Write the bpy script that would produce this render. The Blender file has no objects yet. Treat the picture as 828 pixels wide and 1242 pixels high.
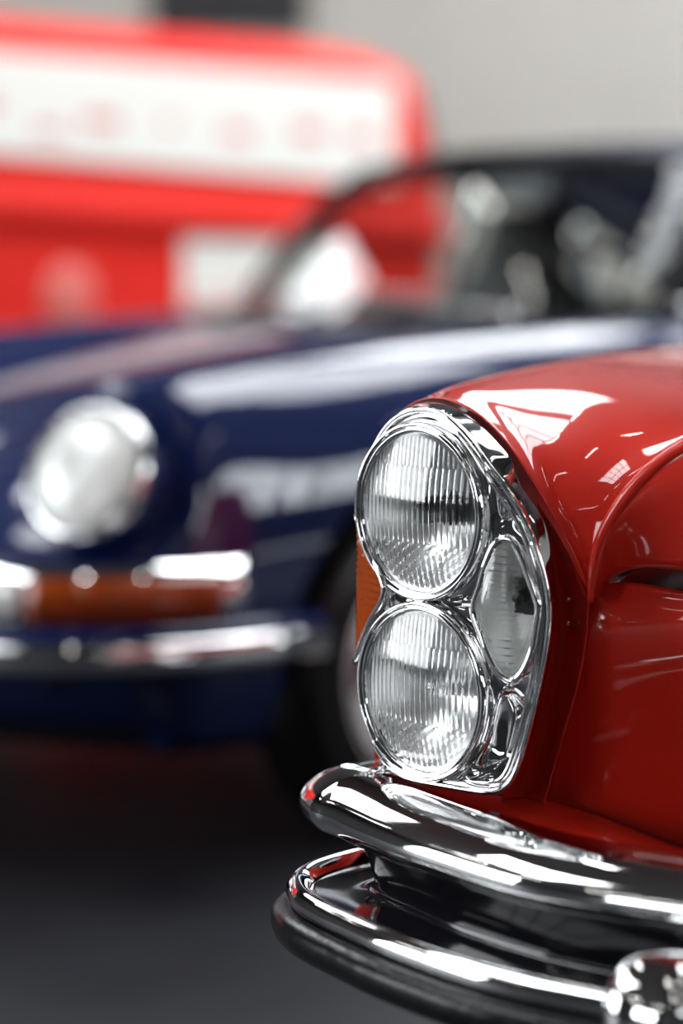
import bpy, bmesh, math, random
import numpy as np
from mathutils import Vector, Matrix
random.seed(7)
C = bpy.context.scene.collection
PI = math.pi
# ------------------------------------------------------------------ camera geometry
F, HC, HY, CX = 2950.0, 1.02, 316.0, 414.0      # focal length in pixels, eye height, horizon row, centre column
def P(px, py, Y):
    return Vector(((px - CX) / F * Y, Y, HC - (py - HY) / F * Y))

# ------------------------------------------------------------------ materials
def mat(name, col, rough=.4, metal=0, coat=0, spec=.5, trans=0, ior=1.5, emit=None, estr=0, coat_rough=.03):
    m = bpy.data.materials.new(name); m.use_nodes = True
    b = m.node_tree.nodes['Principled BSDF']
    b.inputs['Base Color'].default_value = (*col, 1)
    b.inputs['Roughness'].default_value = rough
    b.inputs['Metallic'].default_value = metal
    b.inputs['Coat Weight'].default_value = coat
    b.inputs['Coat Roughness'].default_value = coat_rough
    b.inputs['Specular IOR Level'].default_value = spec
    b.inputs['Transmission Weight'].default_value = trans
    b.inputs['IOR'].default_value = ior
    if emit:
        b.inputs['Emission Color'].default_value = (*emit, 1)
        b.inputs['Emission Strength'].default_value = estr
    return m
def noisy(m, c1, c2, scale, bump=0, detail=4, coords='Object'):
    """procedural colour variation (and bump) on a principled material"""
    nt = m.node_tree; b = nt.nodes['Principled BSDF']
    tc = nt.nodes.new('ShaderNodeTexCoord'); n = nt.nodes.new('ShaderNodeTexNoise'); r = nt.nodes.new('ShaderNodeValToRGB')
    n.inputs['Scale'].default_value = scale; n.inputs['Detail'].default_value = detail
    nt.links.new(tc.outputs[coords], n.inputs['Vector']); nt.links.new(n.outputs['Fac'], r.inputs['Fac'])
    r.color_ramp.elements[0].color = (*c1, 1); r.color_ramp.elements[1].color = (*c2, 1)
    r.color_ramp.elements[0].position = .3; r.color_ramp.elements[1].position = .7
    nt.links.new(r.outputs['Color'], b.inputs['Base Color'])
    if bump:
        bp = nt.nodes.new('ShaderNodeBump'); bp.inputs['Strength'].default_value = bump; bp.inputs['Distance'].default_value = .01
        nt.links.new(n.outputs['Fac'], bp.inputs['Height']); nt.links.new(bp.outputs['Normal'], b.inputs['Normal'])
    return m
def thin_glass(name, tint=(1, 1, 1), ior=1.5, rough=0.0):
    m = bpy.data.materials.new(name); m.use_nodes = True; nt = m.node_tree
    for n in list(nt.nodes):
        if n.type != 'OUTPUT_MATERIAL': nt.nodes.remove(n)
    out = nt.nodes['Material Output']
    t = nt.nodes.new('ShaderNodeBsdfTransparent'); t.inputs['Color'].default_value = (*tint, 1)
    g = nt.nodes.new('ShaderNodeBsdfGlossy'); g.inputs['Roughness'].default_value = rough
    fr = nt.nodes.new('ShaderNodeFresnel'); fr.inputs['IOR'].default_value = ior
    mx = nt.nodes.new('ShaderNodeMixShader')
    ge = nt.nodes.new('ShaderNodeNewGeometry'); mp = nt.nodes.new('ShaderNodeMapRange')     # a thin sheet reflects alike from both sides
    mp.inputs['To Min'].default_value = ior; mp.inputs['To Max'].default_value = 1 / ior
    nt.links.new(ge.outputs['Backfacing'], mp.inputs['Value']); nt.links.new(mp.outputs[0], fr.inputs['IOR'])
    nt.links.new(fr.outputs[0], mx.inputs[0]); nt.links.new(t.outputs[0], mx.inputs[1]); nt.links.new(g.outputs[0], mx.inputs[2])
    nt.links.new(mx.outputs[0], out.inputs['Surface'])
    return m
M = {}
M['red'] = mat('red_car_paint', (.50, .010, .008), .5, 0, 1, .05)
noisy(M['red'], (.58, .022, .011), (.64, .026, .013), 900)
M['blue'] = mat('navy_car_paint', (.004, .016, .085), .5, 0, 1, .05)
noisy(M['blue'], (.0022, .0085, .055), (.0028, .011, .068), 700)
M['vanred'] = mat('red_van_paint', (.72, .018, .012), .6, 0, 0, .2)
noisy(M['vanred'], (.80, .022, .014), (.84, .026, .018), 6)
M['chrome'] = mat('chrome', (.80, .80, .80), .045, 1)
noisy(M['chrome'], (.78, .78, .785), (.82, .82, .82), 40)
M['satin'] = mat('satin_metal', (.6, .6, .6), .25, 1)
M['alloy'] = mat('silver_alloy', (.75, .75, .74), .4, .35)
M['reflector'] = mat('lamp_reflector', (.92, .92, .92), .28, 1)
M['glass'] = mat('lamp_glass', (1, 1, 1), .0, 0, 0, .5, 1, 1.5)
M['fogglass'] = mat('clear_fluted_glass', (.97, .98, .97), .04, 0, 0, .5, 1, 1.45)
M['windscreen'] = thin_glass('windscreen_glass', (.80, .84, .83), 1.5)
M['amber'] = mat('amber_lens', (.45, .068, .004), .15, 0, .6, .5, .35, 1.45)
M['white_lens'] = mat('clear_lens', (.92, .93, .90), .15, 0, .5, .5, .25, 1.45)
M['rubber'] = mat('black_rubber', (.012, .012, .014), .25, spec=.15)
noisy(M['rubber'], (.005, .005, .006), (.008, .008, .009), 60, .1)
M['black'] = mat('black_underbody', (.008, .008, .01), .7)
M['dark'] = mat('dark_metal', (.03, .03, .032), .3, .6)
M['leather'] = mat('black_leather', (.014, .013, .013), .5)
noisy(M['leather'], (.012, .011, .011), (.018, .016, .016), 120, .2)
M['bulb'] = mat('bulb_glass', (.9, .9, .85), .05, 0, 0, .5, .8)
M['cream'] = mat('sign_white', (.92, .89, .83), .6)
M['lettering'] = mat('faded_red_lettering', (.75, .25, .2), .5)

# ------------------------------------------------------------------ object helpers
def link(name, me, m, parent=None):
    o = bpy.data.objects.new(name, me); C.objects.link(o)
    if m: me.materials.append(M[m] if isinstance(m, str) else m)
    if parent is not None:
        o.parent = parent; o.matrix_parent_inverse = Matrix.Identity(4)
    return o
def raw(name, verts, faces, m, parent=None, smooth=True, thick=0, offset=-1, bevel=0):
    me = bpy.data.meshes.new(name)
    me.from_pydata([tuple(v) for v in verts], [], [tuple(f) for f in faces]); me.update()
    bm = bmesh.new(); bm.from_mesh(me)
    bmesh.ops.remove_doubles(bm, verts=bm.verts, dist=1e-6)
    bmesh.ops.recalc_face_normals(bm, faces=bm.faces)
    bm.to_mesh(me); bm.free()
    for p in me.polygons: p.use_smooth = smooth
    o = link(name, me, m, parent)
    if thick:
        s = o.modifiers.new('thickness', 'SOLIDIFY'); s.thickness = thick; s.offset = offset
    if bevel:
        b = o.modifiers.new('bevel', 'BEVEL'); b.width = bevel; b.segments = 3; b.limit_method = 'ANGLE'
    return o
class MB:
    """collects verts and faces for ONE mesh"""
    def __init__(s): s.v, s.f = [], []
    def add(s, v, f):
        k = len(s.v); s.v += [Vector(x) for x in v]; s.f += [[i + k for i in q] for q in f]; return s
    def box(s, lo, hi, mtx=None):
        v = [Vector((x, y, z)) for x in (lo[0], hi[0]) for y in (lo[1], hi[1]) for z in (lo[2], hi[2])]
        if mtx: v = [mtx @ q for q in v]
        return s.add(v, [(0, 1, 3, 2), (4, 6, 7, 5), (0, 4, 5, 1), (2, 3, 7, 6), (0, 2, 6, 4), (1, 5, 7, 3)])
    def tube(s, pts, r, n=10, closed=False, caps=True):
        pts = [Vector(p) for p in pts]; N = len(pts); rs = r if isinstance(r, (list, tuple)) else [r] * N
        V = []; up = None
        for i, p in enumerate(pts):
            a = pts[(i - 1) % N] if (closed or i > 0) else p
            b = pts[(i + 1) % N] if (closed or i < N - 1) else p
            t = (b - a).normalized()
            if up is None: up = Vector((0, 0, 1)) if abs(t.z) < .9 else Vector((1, 0, 0))
            x = t.cross(up).normalized(); up = x.cross(t).normalized()
            for k in range(n):
                q = 2 * PI * k / n
                V.append(p + (x * math.cos(q) + up * math.sin(q)) * rs[i])
        Fc = []
        for i in range(N if closed else N - 1):
            for k in range(n):
                j = (i + 1) % N
                Fc.append((i * n + k, i * n + (k + 1) % n, j * n + (k + 1) % n, j * n + k))
        if caps and not closed:
            Fc.append(list(range(n))); Fc.append([(N - 1) * n + k for k in range(n)])
        return s.add(V, Fc)
    def lathe(s, prof, c, axis, n=64, closed=False):
        """prof: (radius, height along axis)"""
        axis = Vector(axis).normalized()
        h = Vector((0, 0, 1)) if abs(axis.z) < .9 else Vector((1, 0, 0))
        x = axis.cross(h).normalized(); y = axis.cross(x).normalized(); c = Vector(c)
        V = []
        for r, d in prof:
            for k in range(n):
                q = 2 * PI * k / n
                V.append(c + axis * d + (x * math.cos(q) + y * math.sin(q)) * r)
        m = len(prof); Fc = []
        for i in range(m if closed else m - 1):
            j = (i + 1) % m
            for k in range(n):
                Fc.append((i * n + k, i * n + (k + 1) % n, j * n + (k + 1) % n, j * n + k))
        return s.add(V, Fc)
    def loft(s, loops, closed=True):
        n = len(loops[0]); V = [v for l in loops for v in l]; Fc = []
        for i in range(len(loops) - 1):
            for k in range(n if closed else n - 1):
                Fc.append((i * n + k, i * n + (k + 1) % n, (i + 1) * n + (k + 1) % n, (i + 1) * n + k))
        return s.add(V, Fc)
    def cap(s, loop): return s.add(loop, [list(range(len(loop)))])
    def build(s, name, m, parent=None, **kw): return raw(name, s.v, s.f, m, parent, **kw)
def basis(n, t, p=3):
    p = min(p, n - 1)
    kn = [0] * p + list(np.linspace(0, 1, n - p + 1)) + [1] * p
    t = min(max(t, 0), 1 - 1e-9)
    N = [1.0 if kn[i] <= t < kn[i + 1] else 0.0 for i in range(len(kn) - 1)]
    for k in range(1, p + 1):
        M2 = []
        for i in range(len(kn) - 1 - k):
            a = (t - kn[i]) / (kn[i + k] - kn[i]) * N[i] if kn[i + k] > kn[i] else 0
            b = (kn[i + k + 1] - t) / (kn[i + k + 1] - kn[i + 1]) * N[i + 1] if kn[i + k + 1] > kn[i + 1] else 0
            M2.append(a + b)
        N = M2
    return N
def bspline(pts, n, p=3):
    A = np.array([list(q) for q in pts], float)
    return [Vector(np.array(basis(len(A), t, p)) @ A) for t in np.linspace(0, 1, n)]
def surf(ctrl, nu, nv):
    A = np.array([[list(q) for q in r] for r in ctrl], float)
    Bu = np.array([basis(A.shape[0], t) for t in np.linspace(0, 1, nu)])
    Bv = np.array([basis(A.shape[1], t) for t in np.linspace(0, 1, nv)])
    return np.einsum('ui,vj,ijk->uvk', Bu, Bv, A)
def grid_faces(nu, nv):
    return [(i * nv + j, i * nv + j + 1, (i + 1) * nv + j + 1, (i + 1) * nv + j) for i in range(nu - 1) for j in range(nv - 1)]
def patch(name, ctrl, nu, nv, m, parent=None, thick=.0015, offset=-1, fit=False):
    if fit: ctrl = fit_net(ctrl)
    S = surf(ctrl, nu, nv)
    return raw(name, [Vector(q) for q in S.reshape(-1, 3)], grid_faces(nu, nv), m, parent, True, thick, offset)
def fit_net(ctrl):
    """control net of the B-spline surface that passes through the given points"""
    A = np.array([[list(q) for q in r] for r in ctrl], float)
    for ax in (0, 1):
        n = A.shape[ax]
        B = np.array([basis(n, t) for t in np.linspace(0, 1, n)])
        A = np.moveaxis(np.tensordot(np.linalg.inv(B), A, axes=(1, ax)), 0, ax)
    return A
def crom(pts, per=8, closed=False):
    """interpolating Catmull-Rom polyline"""
    pts = [Vector(p) for p in pts]; N = len(pts); out = []
    for i in range(N if closed else N - 1):
        g = lambda k: pts[k % N] if closed else pts[min(max(k, 0), N - 1)]
        a, b, c, d = g(i - 1), g(i), g(i + 1), g(i + 2)
        for k in range(per):
            t = k / per
            out.append(.5 * ((2 * b) + (c - a) * t + (2 * a - 5 * b + 4 * c - d) * t * t + (3 * b - a - 3 * c + d) * t ** 3))
    if not closed: out.append(pts[-1])
    return out
def sweep(path, prof, closed_prof=True, side=1):
    """path: plan polyline of Vectors (x,y,z0); prof: (outward, up)"""
    loops = []
    for i, p in enumerate(path):
        a, b = path[max(i - 1, 0)], path[min(i + 1, len(path) - 1)]
        t = (b - a); t.z = 0; t.normalize()
        nrm = Vector((t.y, -t.x, 0)) * side
        loops.append([Vector((p.x, p.y, p.z)) + nrm * o + Vector((0, 0, z)) for o, z in prof])
    mb = MB(); mb.loft(loops, closed_prof)
    if closed_prof: mb.cap(loops[0]); mb.cap(loops[-1])
    return mb
def tag(o, label, cat, group=None, kind=None):
    if label: o['label'] = label
    if cat: o['category'] = cat
    if group: o['group'] = group
    if kind: o['kind'] = kind
    return o
def empty(name, loc=(0, 0, 0), rz=0, label=None, cat=None, group=None):
    o = bpy.data.objects.new(name, None); C.objects.link(o)
    o.location = loc; o.rotation_euler = (0, 0, rz)
    return tag(o, label, cat, group)
def structure(o): o['kind'] = 'structure'; return o
def copy_tree(o, parent=None):
    c = o.copy(); C.objects.link(c); c.parent = parent
    for ch in list(o.children): copy_tree(ch, c)
    return c
def smoothstep(a, b, x):
    t = min(max((x - a) / (b - a), 0), 1); return t * t * (3 - 2 * t)

# ================================================================== THE RED CAR (front corner nearest the camera)
RED = empty('car', (.62, 3.25, 0), 0,
            'glossy red classic car in sharp focus with stacked round headlights and chrome bumpers', 'car')
_pi = Matrix.Translation(-Vector(RED.location))
def rp(o): o.matrix_parent_inverse = _pi; return o          # part of the red car, built where it stands
U47 = Vector((math.cos(math.radians(47)), -math.sin(math.radians(47)), 0)); N47 = Vector((-U47.y * -1, -U47.x, 0))
N47 = Vector((-math.sin(math.radians(47)), -math.cos(math.radians(47)), 0))
A2 = math.radians(27)
U2 = Vector((math.cos(A2), -math.sin(A2), 0)); N2 = Vector((-math.sin(A2), -math.cos(A2), 0))
O = P(516, 728, 2.46); S0 = .088
ZV = Vector((0, 0, 1))
def S(s, h, d=0):
    """lamp-face coordinates: s inboard, h up, d forward of the face (the face turns at S0)"""
    w = smoothstep(S0 - .02, S0 + .02, s)
    n = (N47 * (1 - w) + N2 * w).normalized()
    p = O + U47 * min(s, S0) + U2 * max(s - S0, 0) + ZV * h
    return p + n * d
def hit(px, py, d=0):
    """where the line of sight through a point of the photograph meets the lamp face"""
    k = (px - CX) / F
    for u, n, o, s_off in ((U47, N47, O, 0), (U2, N2, O + U47 * S0, S0)):
        b = o + n * d
        # b.x + u.x s = k (b.y + u.y s)
        s = (k * b.y - b.x) / (u.x - k * u.y)
        if s_off == 0 and s <= S0: break
    y = b.y + u.y * s
    z = HC - (py - HY) / F * y
    return s + s_off, z - O.z
def H(px, py, d=0):
    s, h = hit(px, py, d); return S(s, h, d)

# ---- outline of the chrome lamp surround: front ridge and where its return meets the wing
ridge_px = [(500, 497), (528, 497), (552, 512), (577, 540), (602, 575), (626, 611), (646, 647), (659, 690), (668, 735),
            (664, 780), (656, 822), (646, 868), (635, 910), (624, 942), (606, 961), (568, 957), (520, 949), (482, 938),
            (462, 915), (448, 882), (440, 837), (444, 790), (462, 757), (479, 728), (460, 695), (446, 655), (442, 612),
            (446, 572), (457, 538), (476, 510)]
back_px = [(497, 490), (528, 484), (560, 495), (602, 528), (634, 575), (657, 616), (667, 655), (672, 700), (673, 740),
           (669, 785), (661, 828), (651, 874), (641, 916), (630, 950), (609, 969), (568, 964), (520, 956), (482, 945),
           (462, 920), (449, 884), (441, 838), (445, 790), (463, 757), (480, 728), (461, 695), (447, 655), (443, 612),
           (447, 570), (455, 534), (472, 507)]
D_TOP = .050
rid2 = crom([Vector((*hit(x, y, .002), 0)) for x, y in ridge_px], 6, True)
bak2 = crom([Vector((*hit(x, y, -D_TOP), 0)) for x, y in back_px], 6, True)
def relax(loop, it):
    A = np.array([[v.x, v.y] for v in loop])
    for _ in range(it): A = .5 * A + .25 * (np.roll(A, 1, 0) + np.roll(A, -1, 0))
    return [Vector((x, y, 0)) for x, y in A]
rid2 = relax(rid2, 14); bak2 = relax(bak2, 24)
RA = np.array([[v.x, v.y] for v in rid2])
def dist_ridge(s, h):
    a = RA; b = np.roll(RA, -1, 0); p = np.array([s, h]); ab = b - a
    t = np.clip(((p - a) * ab).sum(1) / (ab * ab).sum(1), 0, 1)
    return float(np.sqrt((((a + ab * t[:, None]) - p) ** 2).sum(1)).min())
def inside(s, h):
    x, y = RA[:, 0], RA[:, 1]; x2, y2 = np.roll(x, -1), np.roll(y, -1)
    c = ((y > h) != (y2 > h)); xi = x + (h - y) / np.where(y2 == y, 1e-9, y2 - y) * (x2 - x)
    return int((c & (s < xi)).sum()) % 2 == 1
LAMPS = [hit(513, 620), hit(516, 837)]
RG = .0805                                                   # lens radius
FOG = [(597, 667), (604, 657), (613, 653), (622, 657), (629, 668), (639, 694), (648, 720), (653, 737), (650, 762), (645, 790),
       (634, 815), (621, 826), (606, 817), (595, 799), (583, 770), (574, 739), (582, 708), (590, 685)]
fog2 = crom([Vector((*hit(x, y, .006), 0)) for x, y in FOG], 6, True)
FA = np.array([[v.x, v.y] for v in fog2]); FC = FA.mean(0)
def fog_rho(s, h):
    """0 at the centre of the fog lens, 1 on its outline"""
    q = np.array([s, h]) - FC; ang = math.atan2(q[1], q[0]); r = math.hypot(*q)
    a = np.unwrap(np.arctan2(FA[:, 1] - FC[1], FA[:, 0] - FC[0])); rr = np.hypot(FA[:, 0] - FC[0], FA[:, 1] - FC[1])
    if a[-1] < a[0]: a, rr = a[::-1], rr[::-1]
    while ang < a[0]: ang += 2 * PI
    while ang > a[0] + 2 * PI: ang -= 2 * PI
    R = np.interp(ang, np.append(a, a[0] + 2 * PI), np.append(rr, rr[0]))
    return r / R
# chrome face, dished around the lamps
st = .0018; ns, nh = int(.34 / st), int(.50 / st)
Dm = np.zeros((ns, nh)); keep = np.zeros((ns, nh), bool)
for i in range(ns):
    for j in range(nh):
        s, h = -.115 + i * st, -.25 + j * st
        dr = dist_ridge(s, h); ins = inside(s, h)
        if not ins and dr > .02: continue
        rl = min(math.hypot(s - a, h - b) for a, b in LAMPS)
        fr = fog_rho(s, h)
        keep[i, j] = (ins or dr < st * .9) and rl > RG - .004 and fr > .9
        e = rl - .088
        fd = max(fr - 1, 0) * .05
        drs = dr if ins else 0
        dish = smoothstep(0, .024, e) * smoothstep(0, .022, fd) * smoothstep(0, .034, drs)
        low = smoothstep(-.07, -.12, h) * smoothstep(.04, .08, s) * smoothstep(-.225, -.12, h)
        d = -.004 - (.012 + .022 * low) * dish + .005 * math.exp(-(drs / .010) ** 2)
        if h > .05: d -= .026 * smoothstep(.0, .05, e) * smoothstep(.05, .11, h)
        Dm[i, j] = d
for _ in range(5):
    Dm[1:-1, 1:-1] = .4 * Dm[1:-1, 1:-1] + .15 * (Dm[2:, 1:-1] + Dm[:-2, 1:-1] + Dm[1:-1, 2:] + Dm[1:-1, :-2])
idx = {}; vs = []; fs = []
for i in range(ns):
    for j in range(nh):
        if keep[i, j]:
            idx[i, j] = len(vs); vs.append(S(-.115 + i * st, -.25 + j * st, Dm[i, j]))
for (i, j) in idx:
    q = [(i, j), (i + 1, j), (i + 1, j + 1), (i, j + 1)]
    if all(k in idx for k in q): fs.append([idx[k] for k in q])
bez = rp(raw('headlight_surround', vs, fs, 'chrome', RED, True, 0, -1))
# return of the surround back to the bodywork, with a rolled lip
loops = []
for t, d in ((0, .002), (.04, .004), (.1, .002), (.25, -.010), (.5, -.024), (.75, -.038), (1, -D_TOP)):
    loops.append([S(*((a * (1 - t) + b * t).to_2d()), d) for a, b in zip(rid2, bak2)])
lip = MB(); lip.loft(loops); lip = lip.build('surround_return', 'chrome', bez, thick=.001)
lip.modifiers.new('sub', 'SUBSURF').render_levels = 1
# raised double bead round the surround
mb = MB()
def inset(loop, w):
    out = []
    for i, p in enumerate(loop):
        t = (loop[(i + 1) % len(loop)] - loop[i - 1]).normalized()
        out.append(p + Vector((t.y, -t.x, 0)) * w)
    return out
mb.tube([S(v.x, v.y, .004) for v in rid2], .0030, 10, True)
i0 = inset(rid2, .0085)
mid = [v for v in i0]
lo, hi = 14, 92
mb.tube([S(v.x, v.y, .002) for v in mid[lo:hi]], [.0004 + .0026 * min(1, k / 10, (hi - lo - 1 - k) / 10) for k in range(hi - lo)], 10)
mb.build('bead', 'chrome', bez)

# ---- the two stacked round headlamps
def headlamp(sc, hc, dark_bulb):
    c = S(sc, hc, 0)
    rim = MB().lathe([(.0800, -.012), (.0895, -.010), (.0912, .002), (.0905, .008), (.0882, .0118), (.0860, .0105), (.0852, .0070),
                      (.0845, .0068), (.0838, .0095), (.0822, .0100), (.0808, .0062), (.0800, .000)], c, N47, 96, True)
    rim = rp(rim.build('headlamp', 'chrome', RED))
    # lens: domed front, fluted back
    n = 190; V = []; ok = {}
    UX = N47.cross(ZV)
    UX = U47
    def front(r): return .006 + .013 * (1 - (r / RG) ** 2)
    def flute(x, y):
        r = math.hypot(x, y) / RG
        k = 2 * PI / .0074
        xw = x
        amp = .0010
        f = amp * abs(math.sin(k * xw / 2))
        if y < -.030:                                       # slanted prisms across the foot of the lens
            f = .0010 * abs(math.sin(PI / .0085 * (y * .9 - x * .55)))
            f += .0005 * abs(math.sin(k * xw / 2))
        if y > .046:
            f = .0007 * abs(math.sin(PI / .0060 * (x + .12 * y)))
        return f * smoothstep(1, .92, r)
    mbl = MB()
    loopsF, loopsB = [], []
    NR, NA = 46, 220
    grid = {}
    for i in range(n + 1):
        for j in range(n + 1):
            x = (i / n * 2 - 1); y = (j / n * 2 - 1)
            # square to disc
            X = x * math.sqrt(1 - y * y / 2) * RG; Y = y * math.sqrt(1 - x * x / 2) * RG
            grid[i, j] = (X, Y)
    vf = [c + UX * X + ZV * Y + N47 * front(math.hypot(X, Y)) for (X, Y) in grid.values()]
    vb = [c + UX * X + ZV * Y + N47 * (front(math.hypot(X, Y)) - .0035 + flute(X, Y)) for (X, Y) in grid.values()]
    gf = grid_faces(n + 1, n + 1); K = len(vf)
    ff = gf + [tuple(reversed([q + K for q in f])) for f in gf]
    ring = [i * (n + 1) for i in range(n + 1)] + [n * (n + 1) + j for j in range(1, n + 1)] + \
           [i * (n + 1) + n for i in range(n - 1, -1, -1)] + [j for j in range(n - 1, 0, -1)]
    for a, b in zip(ring, ring[1:] + ring[:1]): ff.append((a, b, b + K, a + K))
    raw('lens', vf + vb, ff, 'glass', rim)
    bowl = [(RG * t, .003 - .062 * (1 - t * t)) for t in np.linspace(.10, 1.0, 26)]
    rf = MB().lathe(bowl, c, N47, 72).build('reflector', 'reflector', rim, thick=.001)
    if dark_bulb:
        MB().lathe([(0.0001, .002), (.008, .001), (.0125, -.003), (.0135, -.008), (.0135, -.050), (.018, -.052), (.018, -.062), (.0001, -.0625)], c, N47, 32).build('bulb_shield', 'dark', rim)
    else:
        MB().lathe([(0.0001, -.012), (.005, -.013), (.0075, -.018), (.0075, -.040), (.011, -.045), (.014, -.062), (.0001, -.0625)], c, N47, 32).build('bulb', 'satin', rim)
    return rim
for k, (a, b) in enumerate(LAMPS): headlamp(a, b, k == 0)

# ---- hexagonal fog lamp beside them
frame = MB().tube([S(v.x, v.y, .006) for v in fog2], .0042, 12, True)
i1 = [Vector((FC[0] + (v.x - FC[0]) * .93, FC[1] + (v.y - FC[1]) * .965, 0)) for v in fog2]
frame.tube([S(v.x, v.y, .006) for v in i1], .0022, 10, True)
fogl = rp(frame.build('fog_lamp', 'chrome', RED))
def fog_sheet(f, ks):
    return [[S(FC[0] + (v.x - FC[0]) * k, FC[1] + (v.y - FC[1]) * k, f(k, (v.x - FC[0]) * k, (v.y - FC[1]) * k)) for v in fog2] for k in ks]
ks = list(np.linspace(.004, 1, 150))
hmax = float(FA[:, 1].max() - FC[1])
def fog_rib(k, x, y):
    end = smoothstep(.45, .55, abs(y) / hmax)
    return (.0024 * abs(math.sin(PI * y / .0074)) * end + .0009 * abs(math.sin(PI * y / .0050)) * (1 - end)) * smoothstep(1, .95, k)
L1 = fog_sheet(lambda k, x, y: .0075 + .009 * (1 - k * k) + .25 * fog_rib(k, x, y), ks)
L2 = fog_sheet(lambda k, x, y: .003 + .009 * (1 - k * k) + fog_rib(k, x, y), ks)
mb = MB(); mb.loft(L1 + L2[::-1]); mb.build('lens', 'fogglass', fogl)
mb = MB(); mb.loft(fog_sheet(lambda k, x, y: .002 - .034 * (1 - k ** 4), list(np.linspace(.02, 1, 20))))
mb.build('reflector', mat('frosted_reflector', (.95, .95, .94), .5, .45), fogl, thick=.001)
cen = S(float(FC[0]) + .008, float(FC[1]) + .004, -.030)
mtx = Matrix.Translation(cen) @ Matrix(((U2.x, N2.x, 0, 0), (U2.y, N2.y, 0, 0), (0, 0, 1, 0), (0, 0, 0, 1)))
mb = MB().box((-.012, 0, -.018), (.012, .010, .018), mtx).lathe([(.008, 0), (.008, .012), (.006, .022), (.0002, .026)], cen + N2 * .008, N2, 20)
mb.build('bulb_holder', 'dark', fogl, smooth=False)

# ---- amber turn signal wrapped round the outer edge
a, b, c_ = P(469, 715, 2.487), P(434, 628, 2.548), P(432, 798, 2.548)
nrm = (b - a).cross(c_ - a).normalized()
if nrm.y > 0: nrm = -nrm
tube_pts = crom([b + Vector((0.001, 0, .004)), b * .5 + a * .5, a, c_ * .5 + a * .5, c_ - Vector((-.001, 0, .004))], 6)
mb = MB().tube([q + nrm * .003 for q in tube_pts], .0036, 12)
back = [v - nrm * .02 for v in tube_pts]
mb.loft([tube_pts, back], False)
ts = rp(mb.build('turn_signal', 'chrome', RED))
n = 40; V = []; rows = []
for i in range(n + 1):
    for j in range(n + 1):
        u, v = i / n, j / n
        e = b * (1 - v) + c_ * v
        p = e * (1 - u) + a * u
        V.append(p + nrm * (-.0010 + .0026 * abs(math.sin(PI * (p.z - a.z) / .0075)) * (1 - u) ** .5))
raw('lens', V, grid_faces(n + 1, n + 1), 'amber', ts, True, .006, -1)

# ---- bodywork
# wing: from the edge of the surround back over the crown and down to the bonnet lip
top = [
 [(462, 560, 2.60), (476, 510, 2.575), (522, 482, 2.535), (566, 494, 2.50), (606, 527, 2.465), (644, 580, 2.435), (684, 648, 2.408), (716, 728, 2.395)],
 [(490, 540, 2.66), (502, 496, 2.63), (545, 472, 2.59), (590, 482, 2.55), (632, 516, 2.505), (668, 566, 2.452), (700, 624, 2.416), (723, 672, 2.402)],
 [(545, 520, 2.76), (555, 478, 2.73), (594, 456, 2.69), (635, 468, 2.635), (675, 498, 2.56), (705, 540, 2.475), (728, 588, 2.418), (743, 624, 2.40)],
 [(640, 500, 2.95), (648, 455, 2.92), (682, 437, 2.87), (715, 446, 2.80), (742, 466, 2.68), (760, 498, 2.54), (772, 540, 2.43), (778, 578, 2.39)],
 [(735, 485, 3.13), (742, 440, 3.10), (770, 424, 3.05), (795, 430, 2.95), (815, 445, 2.80), (828, 470, 2.62), (836, 502, 2.44), (842, 530, 2.36)],
 [(820, 475, 3.33), (826, 430, 3.30), (850, 415, 3.24), (875, 420, 3.11), (895, 432, 2.90), (908, 450, 2.66), (918, 474, 2.43), (930, 494, 2.31)],
 [(960, 465, 3.80), (966, 420, 3.77), (985, 406, 3.70), (1010, 410, 3.52), (1035, 418, 3.28), (1055, 430, 3.00), (1072, 446, 2.68), (1090, 458, 2.38)]]
ctl = [[P(*q) for q in r] for r in top]
wing = rp(patch('wing', ctl, 90, 80, 'red', RED, .0012, -1, True))
# outer flank of the wing (the side turned away from the camera)
fl = []
for r in ctl:
    e = Vector(r[0]); 
    fl.append([e, e + Vector((-.012, .006, -.06)), e + Vector((-.014, .008, -.20)), e + Vector((-.004, .0, -.36))])
rp(patch('wing_flank', fl, 40, 24, 'red', RED, .0012, -1))
# bonnet front: rolls over the lip and down to the shut line
LIP = [(716, 730, 2.388), (722, 680, 2.384), (742, 630, 2.378), (777, 583, 2.364), (828, 543, 2.34), (930, 499, 2.28), (1090, 462, 2.20)]
lipc = [P(*q) for q in LIP]
low = [P(*q) for q in ((717, 727, 2.405), (726, 710, 2.41), (745, 698, 2.405), (775, 694, 2.395), (828, 701, 2.37), (930, 716, 2.32), (1090, 740, 2.24))]
r1 = [a.lerp(b, .12) + Vector((-.004, -.008, .0)) for a, b in zip(lipc, low)]
r2 = [a.lerp(b, .45) + Vector((-.004, -.008, 0)) for a, b in zip(lipc, low)]
r3 = [a.lerp(b, .8) + Vector((-.002, -.002, 0)) for a, b in zip(lipc, low)]
rp(patch('bonnet_front', [lipc, r1, r2, r3, low, [q + Vector((.03, .05, .004)) for q in low]], 50, 50, 'red', RED, .0012, -1))
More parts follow.
